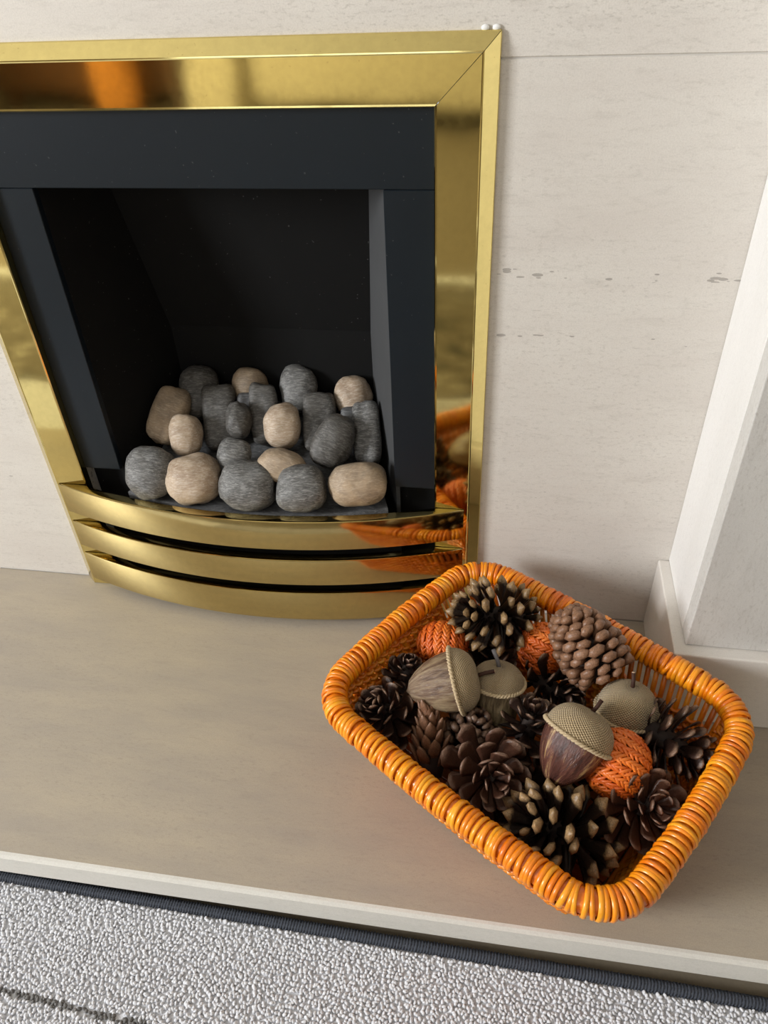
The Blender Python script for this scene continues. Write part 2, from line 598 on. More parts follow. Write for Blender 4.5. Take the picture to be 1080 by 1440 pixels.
def window(name, along, c, a0, a1, h0, h1):
    e = struct(empty(name))

    def bar(nm, p0, p1, z0, z1, d=0.03, mat='upvc'):
        if along == 'y':
            box(nm, c - d, c + d, p0, p1, z0, z1, M[mat], e)
        else:
            box(nm, p0, p1, c - d, c + d, z0, z1, M[mat], e)
    bar('window_frame', a0, a1, h0, h0 + .05)
    bar('window_frame', a0, a1, h1 - .05, h1)
    bar('window_frame', a0, a0 + .05, h0 + .05, h1 - .05)
    bar('window_frame', a1 - .05, a1, h0 + .05, h1 - .05)
    if a1 - a0 > 1.0:
        mid = (a0 + a1) / 2
        bar('mullion', mid - .025, mid + .025, h0 + .05, h1 - .05)
    return e


window('window_1', 'y', RX0 - 0.045, -1.77, -1.07, 0.62, 1.62)
window('window_2', 'x', RY - 0.05, -1.75, -0.25, 0.85, 2.05)

# chimney breast: limestone slabs, recess for the fire behind the brass frame
wb_ = struct(empty('wall_back'))
ZJ = 0.5705
box('slab', -1.5, 0.75, 0.0, 0.03, ZJ + 0.0006, 1.25, M['wall'], wb_, 0.0007)
box('slab', -0.0485, 0.75, 0.0, 0.03, 0.0008, ZJ - 0.0006, M['wall'], wb_, 0.0007)
box('slab', -1.5, -0.4495, 0.0, 0.03, 0.0008, ZJ - 0.0006, M['wall'], wb_, 0.0007)
box('slab', -1.5, 0.75, 0.0, 0.03, 1.2512, RZ, M['wall'], wb_, 0.0007)
box('mortar', -1.5, -0.46, 0.0012, 0.032, FLOOR, RZ, M['joint'], wb_)
box('mortar', -0.04, 0.75, 0.0012, 0.032, FLOOR, RZ, M['joint'], wb_)
box('plaster', -2.35, -1.5, 0.0, 0.05, FLOOR, RZ, M['paint'], wb_)
box('plaster', 0.75, 1.62, 0.0, 0.05, FLOOR, RZ, M['paint'], wb_)

# hearth
hb = empty('hearth', (0, -0.18, 0))
tag(hb, 'wide beige limestone hearth slab under the orange basket', 'hearth')
hb.location = (0, 0, 0)
box('slab', -1.3, 0.85, -0.3575, 0.0, -0.0285, 0.0, M['hearth'], hb)
# front edge: narrow chamfer band above the sawn riser
pr = [(-0.3575, 0.0), (-0.3600, -0.0006), (-0.3625, -0.0034), (-0.3630, -0.0285), (-0.3575, -0.0285)]
V = [Vector((x, y, z)) for x in (-1.3, 0.85) for (y, z) in pr]
F = [(i, (i + 1) % 5, 5 + (i + 1) % 5, 5 + i) for i in range(5)] + [(4, 3, 2, 1, 0), (5, 6, 7, 8, 9)]
link('front_edge', mesh('front_edge', V, F), M['riser'], hb)
box('base', -1.3, 0.85, -0.353, 0.0, FLOOR, -0.0285, M['base'], hb)

# pilaster on its plinth; side coloured brighter than front to paint the left light
pi_ = empty('stone_pilaster', (0.30, -0.06, 0))
tag(pi_, 'pale limestone pilaster with square plinth beside the basket', 'pilaster')
pi_.location = (0, 0, 0)
box('shaded_front', 0.2006, 0.46, -0.121, -0.1005, 0.0985, 1.25, M['pilaster'], pi_, 0.0010, 2)
box('lit_side', 0.2005, 0.2205, -0.1004, -0.0005, 0.0985, 1.25, M['pilaster_lit'], pi_, 0.0003)
box('plinth', 0.1895, 0.475, -0.1335, -0.0005, 0.0005, 0.0978, M['plinth'], pi_, 0.0016, 2)

# ------------------------------------------------------------------ gas fire with brass frame
fire = empty('gas_fire', (0, 0, 0))
tag(fire, 'inset gas fire with polished brass frame and three curved brass bars', 'fireplace')
# profile across the rail: (distance in from the outer edge, y)
PROF = [(0.0, 0.0), (0.0, -0.0025), (0.0006, -0.0034), (0.0113, Y_RIDGE + 0.0002), (0.0122, Y_RIDGE), (0.0130, Y_RIDGE + 0.0003),
        (0.0455, Y_INNER), (0.0468, Y_INNER - 0.0004), (0.0476, Y_INNER + 0.0004), (0.0476, Y_PANEL + 0.002)]


def rail(name, end0, end1):
    V, F = [], []
    for (o, y) in PROF:
        V += [end0(o, y), end1(o, y)]
    for i in range(len(PROF) - 1):
        F.append((2 * i, 2 * i + 1, 2 * i + 3, 2 * i + 2))
    me = mesh(name, V, F)
    ob = link(name, me, M['brass'], fire)
    return ob


g = 0.0003
rail('top_rail', lambda o, y: Vector((XL + o + g, y, ZT - o)), lambda o, y: Vector((XR - o - g, y, ZT - o)))
rail('side_stile', lambda o, y: Vector((XR - o, y, ZT - o - g)), lambda o, y: Vector((XR - o, y, 0.0008)))
rail('side_stile', lambda o, y: Vector((XL + o, y, 0.0008)), lambda o, y: Vector((XL + o, y, ZT - o - g)))
for dx in (0.0, 0.008):
    bm = bmesh.new()
    bmesh.ops.create_icosphere(bm, subdivisions=2, radius=0.0028)
    for v in bm.verts:
        v.co = Vector((v.co.x * 1.1 + XR - 0.012 + dx, v.co.y * 0.6 - 0.0012, v.co.z * 0.8 + ZT + 0.0012))
    me = bpy.data.meshes.new('silicone_blob')
    bm.to_mesh(me)
    bm.free()
    link('silicone_blob', me, M['silicone'], fire, smooth=True)

IXL, IXR, IZT = XL + 0.0472, XR - 0.0472, ZT - 0.0472      # inside of the brass
OXL, OXR, OZT = -0.405, -0.0935, 0.4795                    # firebox opening
ZP = 0.176                                                 # foot of the black side panels
box('top_panel', IXL, IXR, Y_PANEL, Y_PANEL + 0.012, OZT, IZT, M['black'], fire, 0.0006)
box('side_panel', IXL, OXL, Y_PANEL + 0.0006, Y_PANEL + 0.012, ZP, OZT - 0.0006, M['black'], fire, 0.0006)
box('side_panel', OXR, IXR, Y_PANEL + 0.0006, Y_PANEL + 0.012, ZP, OZT - 0.0006, M['black'], fire, 0.0006)
box('lower_panel', IXL, OXL, 0.012, 0.02, 0.002, ZP + 0.01, M['liner'], fire)
box('lower_panel', OXR, IXR, 0.012, 0.02, 0.002, ZP + 0.01, M['liner'], fire)
box('burner_tray', OXL - 0.005, OXR + 0.005, -0.006, 0.12, 0.002, 0.132, M['liner'], fire)


def quad(name, pts, mat):
    """liner sheet with thickness, pts in order seen from the room"""
    a, b, c, d = [Vector(p) for p in pts]
    n = (b - a).cross(d - a).normalized() * -0.003
    V = [a, b, c, d, a + n, b + n, c + n, d + n]
    F = [(0, 1, 2, 3), (7, 6, 5, 4), (0, 4, 5, 1), (1, 5, 6, 2), (2, 6, 7, 3), (3, 7, 4, 0)]
    return link(name, mesh(name, V, F), mat, fire)


YB, ZS = 0.115, 0.297
BL, BR = -0.3645, -0.134
TL, TR, YT, ZTT = -0.381, -0.118, 0.072, 0.50
quad('back_liner', [(BL, YB, 0.12), (BR, YB, 0.12), (BR, YB, ZS - 0.0006), (BL, YB, ZS - 0.0006)], M['liner'])
quad('back_liner', [(BL, YB - 0.0012, ZS), (BR, YB - 0.0012, ZS), (TR, YT, ZTT), (TL, YT, ZTT)], M['liner'])
for (fx, b, t, s) in ((OXL, BL, TL, 1), (OXR, BR, TR, -1)):
    V = [(fx, 0.004, 0.12), (fx, 0.004, ZTT), (t, YT, ZTT), (b, YB, ZS), (b, YB, 0.12)]
    V2 = [(x - s * 0.004, y, z) for (x, y, z) in V]
    F = [(0, 1, 2, 3, 4), (9, 8, 7, 6, 5)] + [(i, (i + 1) % 5, 5 + (i + 1) % 5, 5 + i) for i in range(5)]
    link('side_liner', mesh('side_liner', V + V2, F), M['liner'] if s == 1 else M['liner_lit'], fire)
box('roof_liner', OXL - 0.01, OXR + 0.01, 0.004, 0.12, ZTT, ZTT + 0.01, M['liner'], fire)

# three bowed bars
BX0, BX1 = XL + 0.0135, XR - 0.0165


def bar_y(x):
    s = (x - (BX0 + BX1) / 2) / ((BX1 - BX0) / 2)
    return -0.0135 - 0.041 * (1 - s * s)


def bar(z0, z1):
    prof = [(0.0105, z0), (0.0012, z0), (0.0, z0 + 0.0012), (0.0, z1 - 0.0018), (0.0006, z1 - 0.0005), (0.0018, z1),
            (0.0105, z1), (0.0105, z1 - 0.001), (0.0015, z1 - 0.0016), (0.0014, z0 + 0.001), (0.0105, z0 + 0.001)]
    n = 61
    V, F = [], []
    m = len(prof)
    for i in range(n):
        x = BX0 + (BX1 - BX0) * i / (n - 1)
        y = bar_y(x)
        for (dy, z) in prof:
            yy = y + dy
            lim = Y_INNER - 0.0003
            if x < IXL + 0.001 or x > IXR - 0.001:
                yy = min(yy, lim - 0.0004)
            V.append(Vector((x, yy, z)))
    for i in range(n - 1):
        for k in range(m):
            l = (k + 1) % m
            F.append((i * m + k, (i + 1) * m + k, (i + 1) * m + l, i * m + l))
    F.append(tuple(range(m)))
    F.append(tuple((n - 1) * m + k for k in range(m - 1, -1, -1)))
    me = mesh('grille_bar', V, F, True)
    ob = link('grille_bar', me, M['brass_bar'], fire)
    md = ob.modifiers.new('edges', 'EDGE_SPLIT')
    md.split_angle = math.radians(28)
    return ob


bar(0.118, 0.158)
bar(0.0655, 0.1035)
bar(0.0100, 0.0535)

# ------------------------------------------------------------------ ceramic bed and pebbles
bed = empty('ceramic_stone_bed', (0, 0, 0))
tag(bed, 'moulded grey ceramic bed of imitation stones in the firebox', 'fire bed')


def bed_z(s):
    return 0.150 + (0.0 if s < 0.18 else 0.055 * ((s - 0.18) / 0.82))


V, F = [], []
NX, NY = 40, 20
for j in range(NY + 1):
    s = j / NY
    for i in range(NX + 1):
        q = i / NX * 2 - 1
        xl = -0.400 + 0.043 * s
        xr = -0.101 - 0.040 * s
        x = (xl + xr) / 2 + q * (xr - xl) / 2
        yf = -0.010 - 0.026 * (1 - q * q)
        y = yf + (0.112 - yf) * s
        z = bed_z(s) + 0.0025 * noise.noise(Vector((x * 40, y * 40, 0)))
        V.append(Vector((x, y, z)))
for j in range(NY):
    for i in range(NX):
        a = j * (NX + 1) + i
        F.append((a, a + 1, a + NX + 2, a + NX + 1))
fr = [Vector((V[i].x, V[i].y, 0.1325)) for i in range(NX + 1)]
o = len(V)
V += fr
for i in range(NX):
    F.append((i + 1, i, o + i, o + i + 1))
link('bed_base', mesh('bed_base', V, F, True), M['bed'], bed)


def rock_mesh(name, a, b, c, e1=0.85, seed=0, rough=0.1, cut=None):
    """rounded stone with half axes a, b, c"""
    bm = bmesh.new()
    bmesh.ops.create_icosphere(bm, subdivisions=4, radius=1)
    off = Vector((seed * 3.7, seed * 1.3, seed * 2.1))
    for v in bm.verts:
        d = v.co.normalized()
        k = (abs(d.x) ** (2 / e1) + abs(d.y) ** (2 / e1) + abs(d.z) ** (2 / e1)) ** (-e1 / 2)
        p = d * k
        p *= 1 + rough * 1.6 * noise.noise(d * 1.3 + off) + rough * 0.6 * noise.noise(d * 2.9 + off) + rough * 0.2 * noise.noise(d * 8.0 + off)
        v.co = Vector((p.x * a, p.y * b, p.z * c))
    me = bpy.data.meshes.new(name)
    bm.to_mesh(me)
    bm.free()
    for p in me.polygons:
        p.use_smooth = True
    return me


def slope_point(u, v):
    """the plane of the stones: z = 0.182 + 0.45 y"""
    d = RIGHT * (u - 540) - UP * (v - 720) - TOW * FPX
    t = (0.182 + 0.45 * CAM.y - CAM.z) / (d.z - 0.45 * d.y)
    return CAM + d * t


CAMROT = Matrix(((RIGHT.x, UP.x, TOW.x), (RIGHT.y, UP.y, TOW.y), (RIGHT.z, UP.z, TOW.z)))


def stone(name, u, v, w, h, depth, mat, rot=0, e1=0.85, seed=0, parent=None, push=0.0, rough=0.075):
    p = slope_point(u, v) + TOW * push
    k = px_size(p) / 2
    me = rock_mesh(name, w * k, h * k, depth, e1, seed, rough)
    mw = Matrix.Translation(p) @ (CAMROT @ Matrix.Rotation(math.radians(rot), 3, 'Z')).to_4x4()
    return link(name, me, M[mat], parent, mw)


# moulded into the bed: back row, ridges, sides, front row
for i, (u, v, w, h, m, r) in enumerate([(281, 552, 56, 74, 'dgrey', 0), (351, 541, 50, 46, 'tan', 0), (420, 547, 52, 66, 'grey', 0), (497, 556, 52, 54, 'ltan', 5)]):
    stone('moulded_stone', u, v, w, h, 0.017, m, r, 0.8, i + 1, bed, 0.0)
for i, (u, v, w, h, m, r) in enumerate([(309, 586, 46, 92, 'dgrey', 4), (371, 582, 42, 84, 'dgrey', 4), (449, 592, 46, 82, 'dgrey', 3), (516, 608, 38, 86, 'grey', 2), (499, 590, 40, 36, 'bed', 0), (351, 565, 34, 26, 'bed', 0)]):
    stone('ridge', u, v, w, h, 0.014, m, r, 0.42, i + 11, bed, -0.006, 0.08)
stone('moulded_stone', 239, 585, 50, 82, 0.020, 'tan', -18, 0.6, 21, bed, 0.0)
for i, (u, v, w, h, m, r) in enumerate([(213, 664, 66, 74, 'grey', -8), (273, 674, 79, 70, 'ltan', 6), (349, 683, 80, 72, 'grey', 0), (424, 687, 71, 66, 'grey', 4), (503, 680, 82, 62, 'tan', 6)]):
    stone('moulded_stone', u, v, w, h, 0.022, m, r, 0.78, i + 31, bed, 0.002)
# loose pebbles lying on the bed
for i, (u, v, w, h, m, r, lab) in enumerate([
        (264, 613, 47, 60, 'ltan', 4, 'cream and tan oval pebble standing behind the front row at left'),
        (338, 593, 35, 52, 'dgrey', 0, 'small dark grey oval pebble between two grey ridges'),
        (399, 600, 51, 63, 'ltan', 3, 'pale pinkish cream oval pebble in the middle of the fire bed'),
        (469, 622, 56, 78, 'dgrey', -22, 'large dark grey tilted pebble at the right of the fire bed'),
        (332, 640, 46, 44, 'grey', -8, 'grey angular pebble behind the middle grey front stone'),
        (400, 657, 68, 48, 'tan', -22, 'flat tan pebble wedged between the two grey front stones')]):
    o = stone('ceramic_pebble', u, v, w, h, 0.015, m, r, 0.82, i + 51, None, 0.010)
    tag(o, lab, 'pebble', 'loose ceramic pebbles on the fire bed')

# ------------------------------------------------------------------ basket
BASK_C = Vector((0.0560, -0.2105, 0.0))
BASK_A = math.radians(-33.6)
RIM_Z, RIM_R = 0.0985, 0.0101
HA, HB, RC = 0.1530, 0.1205, 0.046       # half length, half width, corner radius at the rim centreline
BOT_IN = 0.033
bmw = Matrix.Translation(BASK_C) @ Matrix.Rotation(BASK_A, 4, 'Z')
bask = empty('wicker_basket', mw=bmw)
tag(bask, 'orange wicker basket with wrapped rim full of pine cones', 'basket')


def rrect(ha, hb, r, bulge=0.0):
    """perimeter length and point / outward normal at arc length s of a rounded rectangle"""
    sx, sy = 2 * (ha - r), 2 * (hb - r)
    q = PI * r / 2
    L = 2 * sx + 2 * sy + 4 * q

    def at(s):
        s = s % L
        for (ln, p0, d, n, cc, a0) in (
                (sx, Vector((-ha + r, -hb, 0)), Vector((1, 0, 0)), Vector((0, -1, 0)), Vector((ha - r, -hb + r, 0)), -PI / 2),
                (sy, Vector((ha, -hb + r, 0)), Vector((0, 1, 0)), Vector((1, 0, 0)), Vector((ha - r, hb - r, 0)), 0),
                (sx, Vector((ha - r, hb, 0)), Vector((-1, 0, 0)), Vector((0, 1, 0)), Vector((-ha + r, hb - r, 0)), PI / 2),
                (sy, Vector((-ha, hb - r, 0)), Vector((0, -1, 0)), Vector((-1, 0, 0)), Vector((-ha + r, -hb + r, 0)), PI)):
            if s < ln:
                k = s / ln
                return p0 + d * s + n * (bulge * math.sin(PI * k)), n.copy()
            s -= ln
            if s < q:
                a = a0 + s / r
                n2 = Vector((math.cos(a), math.sin(a), 0))
                return cc + n2 * r, n2
            s -= q
        return p0, n
    return L, at


L_rim, at_rim = rrect(HA, HB, RC, 0.003)
n_core = 140
tube('rim_core', [at_rim(L_rim * i / n_core)[0] + Vector((0, 0, RIM_Z)) for i in range(n_core)], RIM_R - 0.0004, M['wick_in'], bask, 8, True)
# one wrap of cane round the rim, copied along it
V, F = [], []
for i in range(22):
    a = 2 * PI * i / 22
    for k in range(6):
        b = 2 * PI * k / 6
        rr = RIM_R + 0.0007 + 0.0013 * math.cos(b)
        V.append(Vector((rr * math.cos(a), 0.0023 * math.sin(b) + 0.0006 * math.sin(a), rr * math.sin(a))))
for i in range(22):
    for k in range(6):
        j, l = (i + 1) % 22, (k + 1) % 6
        F.append((i * 6 + k, i * 6 + l, j * 6 + l, j * 6 + k))
wrap_me = mesh('rim_wrap', V, F, True)
wrap_me.materials.append(M['wick'])
NW = 226
for i in range(NW):
    s = L_rim * (i + 0.25 * random.uniform(-1, 1)) / NW
    p, n = at_rim(s)
    t = Vector((-n.y, n.x, 0))
    tilt = random.gauss(0, 0.09) + 0.10
    rot = Matrix(((n.x, t.x, 0), (n.y, t.y, 0), (0, 0, 1))).to_4x4()
    sc = 1 + random.uniform(-0.03, 0.05)
    mw = Matrix.Translation(p + Vector((0, 0, RIM_Z))) @ rot @ Matrix.Rotation(tilt, 4, 'X') @ Matrix.Rotation(random.gauss(0, 0.05), 4, 'Z') @ Matrix.Diagonal((sc, random.uniform(0.85, 1.15), sc, 1))
    link('rim_wrap', wrap_me, None, bask, mw)


def side_inset(z):
    k = max(0.0, min(1.0, 1 - z / RIM_Z))
    return BOT_IN * (0.75 * k + 0.25 * k * k)


NS = 116


def side_pt(f, z, out=0.0):
    ins = side_inset(z)
    L, at = rrect(HA - ins, HB - ins, RC - ins * 0.45, 0.003)
    p, n = at(L * f)
    return p + n * out + Vector((0, 0, z))


for i in range(NS):
    f = i / NS
    lean = 2.2 / NS
    pts = [side_pt(f + lean * (z / RIM_Z), z) for z in (0.004, 0.03, 0.06, RIM_Z - 0.004)]
    tube('stake', pts, 0.0026, M['wick_in'], bask, 6)
zs = [0.008 + 0.0041 * k for k in range(20)]
for j, z in enumerate(zs):
    pts = []
    m = NS * 4
    ins = side_inset(z)
    L, at = rrect(HA - ins, HB - ins, RC - ins * 0.45, 0.003)
    full = z < 0.062
    for i in range(m + 1):
        # above the lower band the long back side is left open: stakes only
        f = i / m if full else 0.80 + (i / m) * 0.67
        p, n = at(L * f)
        ph = (f - 2.2 / NS * (z / RIM_Z)) * NS * PI + (PI if j % 2 else 0)
        pts.append(p + n * (0.0028 * math.cos(ph)) + Vector((0, 0, z + 0.0010 * math.sin(f * 6 * PI + j * 2.1) + 0.0006 * math.sin(f * 48 * PI + j))))
    if full:
        pts.pop()
    tube('weaver', pts, 0.0025, M['wick_in'], bask, 6, full, 0.62)
# base: strips laid side by side
hb_, ha_ = HB - BOT_IN - 0.002, HA - BOT_IN - 0.002
nb = 14
for i in range(nb):
    y0 = -hb_ + 2 * hb_ * i / nb
    y1 = -hb_ + 2 * hb_ * (i + 1) / nb - 0.0008
    cut = 0.022 if i in (0, nb - 1) else (0.008 if i in (1, nb - 2) else 0.002)
    box('base_slat', -ha_ + cut, ha_ - cut, y0, y1, 0.0035, 0.0068, M['wick_base'], bask, 0.0008)
L2, at2 = rrect(HA - BOT_IN, HB - BOT_IN, RC - BOT_IN * 0.45)
tube('base_ring', [at2(L2 * i / 80)[0] + Vector((0, 0, 0.0036)) for i in range(80)], 0.0034, M['wick_in'], bask, 7, True)


# ------------------------------------------------------------------ pine cones
def scale_mesh(name, stations, curl, mat):
    """one scale along +Y (0..1): stations (y, half width, half thickness, height)"""
    V, F = [], []
    k = 6
    for (y, w, t, z) in stations:
        for (cx, cz) in ((-1, 0), (-0.55, 0.9), (0.55, 0.9), (1, 0), (0.55, -0.9), (-0.55, -0.9)):
            V.append(Vector((cx * w, y - curl * 0.06 * abs(cx) * (y > 0.8), z + cz * t)))
    n = len(stations)
    for i in range(n - 1):
        for a in range(k):
            b = (a + 1) % k
            F.append((i * k + a, (i + 1) * k + a, (i + 1) * k + b, i * k + b))
    F.append(tuple(range(k)))
    F.append(tuple((n - 1) * k + a for a in range(k - 1, -1, -1)))
    me = mesh(name, V, F, True)
    me.materials.append(mat)
    return me


def scales(kind, mat):
    if kind == 'spiky':
        st = [(0.0, .08, .05, 0), (0.35, .13, .05, .0), (0.66, .17, .055, .02), (0.76, .21, .10, .035), (0.86, .14, .10, .06), (1.0, .02, .02, .07)]
    elif kind == 'rose':
        st = [(0.0, .10, .05, 0), (0.3, .20, .04, -.02), (0.6, .33, .04, .0), (0.82, .40, .05, .06), (0.94, .33, .07, .13), (1.0, .16, .05, .17)]
    elif kind == 'flat':
        st = [(0.0, .12, .04, 0), (0.3, .28, .06, .0), (0.55, .33, .09, .03), (0.75, .25, .12, .05), (0.9, .13, .09, .05), (1.0, .03, .03, .03)]
    else:
        st = [(0.0, .14, .08, 0), (0.3, .26, .12, .0), (0.6, .36, .17, .03), (0.8, .39, .22, .05), (0.94, .33, .19, .06), (1.0, .16, .09, .05)]
    return scale_mesh('scale', st, 1 if kind != 'spiky' else 0, mat)


SM = {}


def pine_cone(label, u, v, z, axis, length, kind, mat, n=70, open_lo=-5, open_hi=78, slen=None, width=1.0, spin=0.0, rcore=None, shape=None, jit=1.0):
    """cone with tip along axis (camera right, up, towards), centred at the photo point (u, v) at height z"""
    c = on_z(u, v, z)
    ax = cam_dir(*axis)
    rot = frame_from(ax, RIGHT if abs(ax.dot(RIGHT)) < 0.9 else UP).to_4x4() @ Matrix.Rotation(spin, 4, 'Z')
    root = empty('pine_cone', mw=Matrix.Translation(c - ax * (length * 0.45)) @ rot)
    tag(root, label, 'pine cone', 'pine cones in the basket')
    rc = rcore or length * 0.16
    prof = [(0, 0), (rc * .7, length * .02), (rc, length * .2), (rc * .85, length * .5), (rc * .4, length * .8), (0, length * .93)]
    link('core', lathe_mesh('core', prof, 14), M['core'], root)
    key = (kind, mat)
    if key not in SM:
        SM[key] = scales(kind, M[mat])
    sl = slen or length * 0.42
    sh = shape or ROSE
    for i in range(n):
        t = (i + 0.5) / n
        a = i * 2.399963 + random.gauss(0, 0.09) * jit
        zz = length * (0.04 + 0.84 * t ** 0.92)
        r0 = rc * (0.9 * (1 - t) ** 0.5 + 0.08)
        el = math.radians(open_lo + (open_hi - open_lo) * t ** 1.15 + random.gauss(0, 6) * jit)
        k = sh(t)
        L = sl * k * random.uniform(1 - .1 * jit, 1 + .1 * jit)
        W = sl * width * (0.15 + 0.85 * k) * random.uniform(0.88, 1.1)
        mw = Matrix.Rotation(a - PI / 2, 4, 'Z') @ Matrix.Translation((0, r0 * 0.6, zz)) @ Matrix.Rotation(el, 4, 'X') @ Matrix.Rotation(random.gauss(0, 0.16) * jit, 4, 'Y') @ Matrix.Diagonal((W, L, W, 1))
        link('scale', SM[key], None, root, mw)
    return root


ROSE = lambda t: 0.62 + 0.38 * min(1, t * 6) if t < 0.35 else max(0.42, 1.0 - 0.9 * (t - 0.35))
FLAT = lambda t: 0.45 + 0.55 * min(1, t * 3.2) if t < 0.75 else 1.0 - 1.1 * (t - 0.75)
SHUT = lambda t: 0.62 + 0.5 * math.sin(PI * (0.12 + 0.8 * t))
# nearest the wall: big open cone with pale pointed tips
pine_cone('large open pine cone with pale pointed tips in the back corner', 702, 866, 0.102, (-0.80, 0.12, 0.42), 0.068, 'spiky', 's_spiky', 62, -38, 60, 0.037, 0.92, 0.4, 0.011, FLAT, 0.7)
pine_cone('compact light brown pine cone with rounded shut scales at the back rim', 828, 912, 0.112, (-0.55, 0.80, -0.12), 0.070, 'shut', 's_shut', 96, -8, 50, 0.023, 0.86, 0.0, 0.019, SHUT, 0.5)
pine_cone('dark open pine cone in the left corner of the basket', 545, 1002, 0.075, (-0.42, 0.45, 0.70), 0.056, 'rose', 's_dark', 46, -12, 72, 0.031, 0.66, 0.9, 0.009)
pine_cone('half-hidden dark pine cone behind the left corner cone', 572, 948, 0.074, (0.1, 0.7, 0.5), 0.042, 'rose', 's_dark', 40, -10, 72, 0.021, 0.7, 1.9, 0.009)
pine_cone('narrow brown pine cone with shut scales below the silver-brown acorn', 606, 1046, 0.066, (-0.06, 0.90, 0.10), 0.070, 'flat', 's_shut', 46, 62, 84, 0.032, 0.60, 0.7, 0.012, lambda t: 1.0 - 0.3 * t, 0.5)
pine_cone('reddish brown rosette pine cone facing up near the front rim', 686, 1088, 0.078, (0.05, 0.10, 0.97), 0.050, 'rose', 's_rose', 40, -10, 60, 0.039, 0.62, 0.2, 0.009, None, 1.3)
pine_cone('dark ragged pine cone in the middle beside the plum brown acorn', 742, 1024, 0.076, (0.10, 0.72, 0.55), 0.054, 'rose', 's_dark', 36, 0, 62, 0.036, 0.55, 1.3, 0.009, None, 1.4)
pine_cone('shadowed pine cone between the orange ball and the middle acorn', 776, 968, 0.066, (0.45, -0.15, 0.75), 0.058, 'rose', 's_dark', 42, -5, 66, 0.034, 0.58, 2.2, 0.009, None, 1.3)
pine_cone('open dark pine cone with greyish tips against the right rim', 944, 1044, 0.084, (0.80, -0.42, 0.30), 0.066, 'rose', 's_dark', 56, -10, 52, 0.036, 0.58, 0.5, 0.010)
pine_cone('brown rosette pine cone facing up in the right front corner', 901, 1133, 0.071, (0.22, 0.30, 0.88), 0.050, 'rose', 's_rose', 44, -12, 62, 0.036, 0.60, 1.1, 0.009)
pine_cone('big dark pine cone with tan diamond tips at the front corner', 796, 1174, 0.059, (-0.74, 0.40, 0.40), 0.078, 'spiky', 's_spiky', 64, -38, 58, 0.040, 0.92, 0.8, 0.012, FLAT, 0.7)
pine_cone('half-buried pine cone between the shut cone and the rosette', 655, 1040, 0.050, (0.2, 0.7, 0.6), 0.052, 'shut', 's_dark', 60, 20, 74, 0.026, 0.7, 0.3, 0.012, SHUT)
pine_cone('dark pine cone tucked under the back corner cone and the grey twig', 688, 915, 0.050, (0.1, 0.5, 0.8), 0.050, 'rose', 's_dark', 40, -5, 72, 0.030, 0.7, 0.6, 0.009)
pine_cone('buried pine cone left of the big front cone', 726, 1122, 0.040, (-0.5, 0.4, 0.7), 0.052, 'rose', 's_dark', 40, -5, 72, 0.030, 0.65, 2.6, 0.009)
pine_cone('buried pine cone below the plum brown acorn', 800, 1080, 0.031, (0.4, 0.4, 0.7), 0.052, 'rose', 's_dark', 40, -5, 72, 0.030, 0.65, 3.6, 0.009)
pine_cone('buried pine cone in front of the round burlap cap', 896, 1018, 0.060, (-0.2, 0.5, 0.7), 0.050, 'rose', 's_dark', 40, -5, 72, 0.030, 0.65, 4.6, 0.009)


# ------------------------------------------------------------------ acorns
def acorn(label, u, v, z, axis, nut_len, rad, bark, cap_h, stem_dir, stem_mat, stem_len=0.016, spin=0.0, tip=True):
    """axis points from the nut's tip to the stem; (u, v, z) is where cap and nut meet"""
    c = on_z(u, v, z)
    ax = cam_dir(*axis)
    rot = frame_from(ax, RIGHT if abs(ax.dot(RIGHT)) < 0.9 else UP).to_4x4()
    root = empty('fabric_acorn', mw=Matrix.Translation(c) @ rot @ Matrix.Rotation(spin, 4, 'Z'))
    tag(root, label, 'acorn', 'decorative acorns in the basket')
    prof = [(0, -nut_len)]
    nn = 18
    for i in range(1, nn + 1):
        t = i / nn
        r = rad * 0.96 * (math.sin(t * PI / 2) ** 0.62)
        if not tip:
            r = rad * 0.92 * min(1, t * 6) ** 0.5
        if i == 1 and tip:
            r *= 0.55
        prof.append((r, -nut_len * (1 - t) * (1.0 if i > 1 else 1.0)))
    link('nut', lathe_mesh('nut', prof, 40, lambda a, t: 0.018 * math.sin(5 * a + 1) + 0.012 * math.sin(11 * a)), M[bark], root)
    prof = []
    nc = 12
    for i in range(nc + 1):
        t = i / nc
        prof.append((rad * 1.04 * math.cos(t * PI / 2) ** 0.72 if i < nc else 0, cap_h * math.sin(t * PI / 2) ** 1.0))
    link('cap', lathe_mesh('cap', [(rad * 0.97, -0.001)] + prof, 40), M['burlap'], root)
    rp = root
    # twisted two-strand cord round the cap edge
    for s in range(2):
        pts = []
        for i in range(120):
            a = 2 * PI * i / 120
            ph = a * 26 + s * PI
            rr = rad * 1.06 + 0.0011 * math.cos(ph)
            pts.append(Vector((rr * math.cos(a), rr * math.sin(a), 0.0004 + 0.0009 * math.sin(ph))))
        tube('cord', pts, 0.0013, M['rope'], rp, 5, True)
    sd = (root.matrix_basis.to_3x3().inverted() @ cam_dir(*stem_dir)).normalized()
    st = Vector((0, 0, cap_h - 0.002))
    pts = [st, st + sd * stem_len * 0.5 + Vector((0.0006, 0, 0)), st + sd * stem_len]
    so = tube('stem', pts, [0.0021, 0.0018, 0.0020], M[stem_mat], root, 8)
    e = st + sd * stem_len
    tube('cut_end', [e, e + sd * 0.0003], 0.0016, M['cut'] if stem_mat == 'stem' else M['stem_grey'], so, 8)
    return root


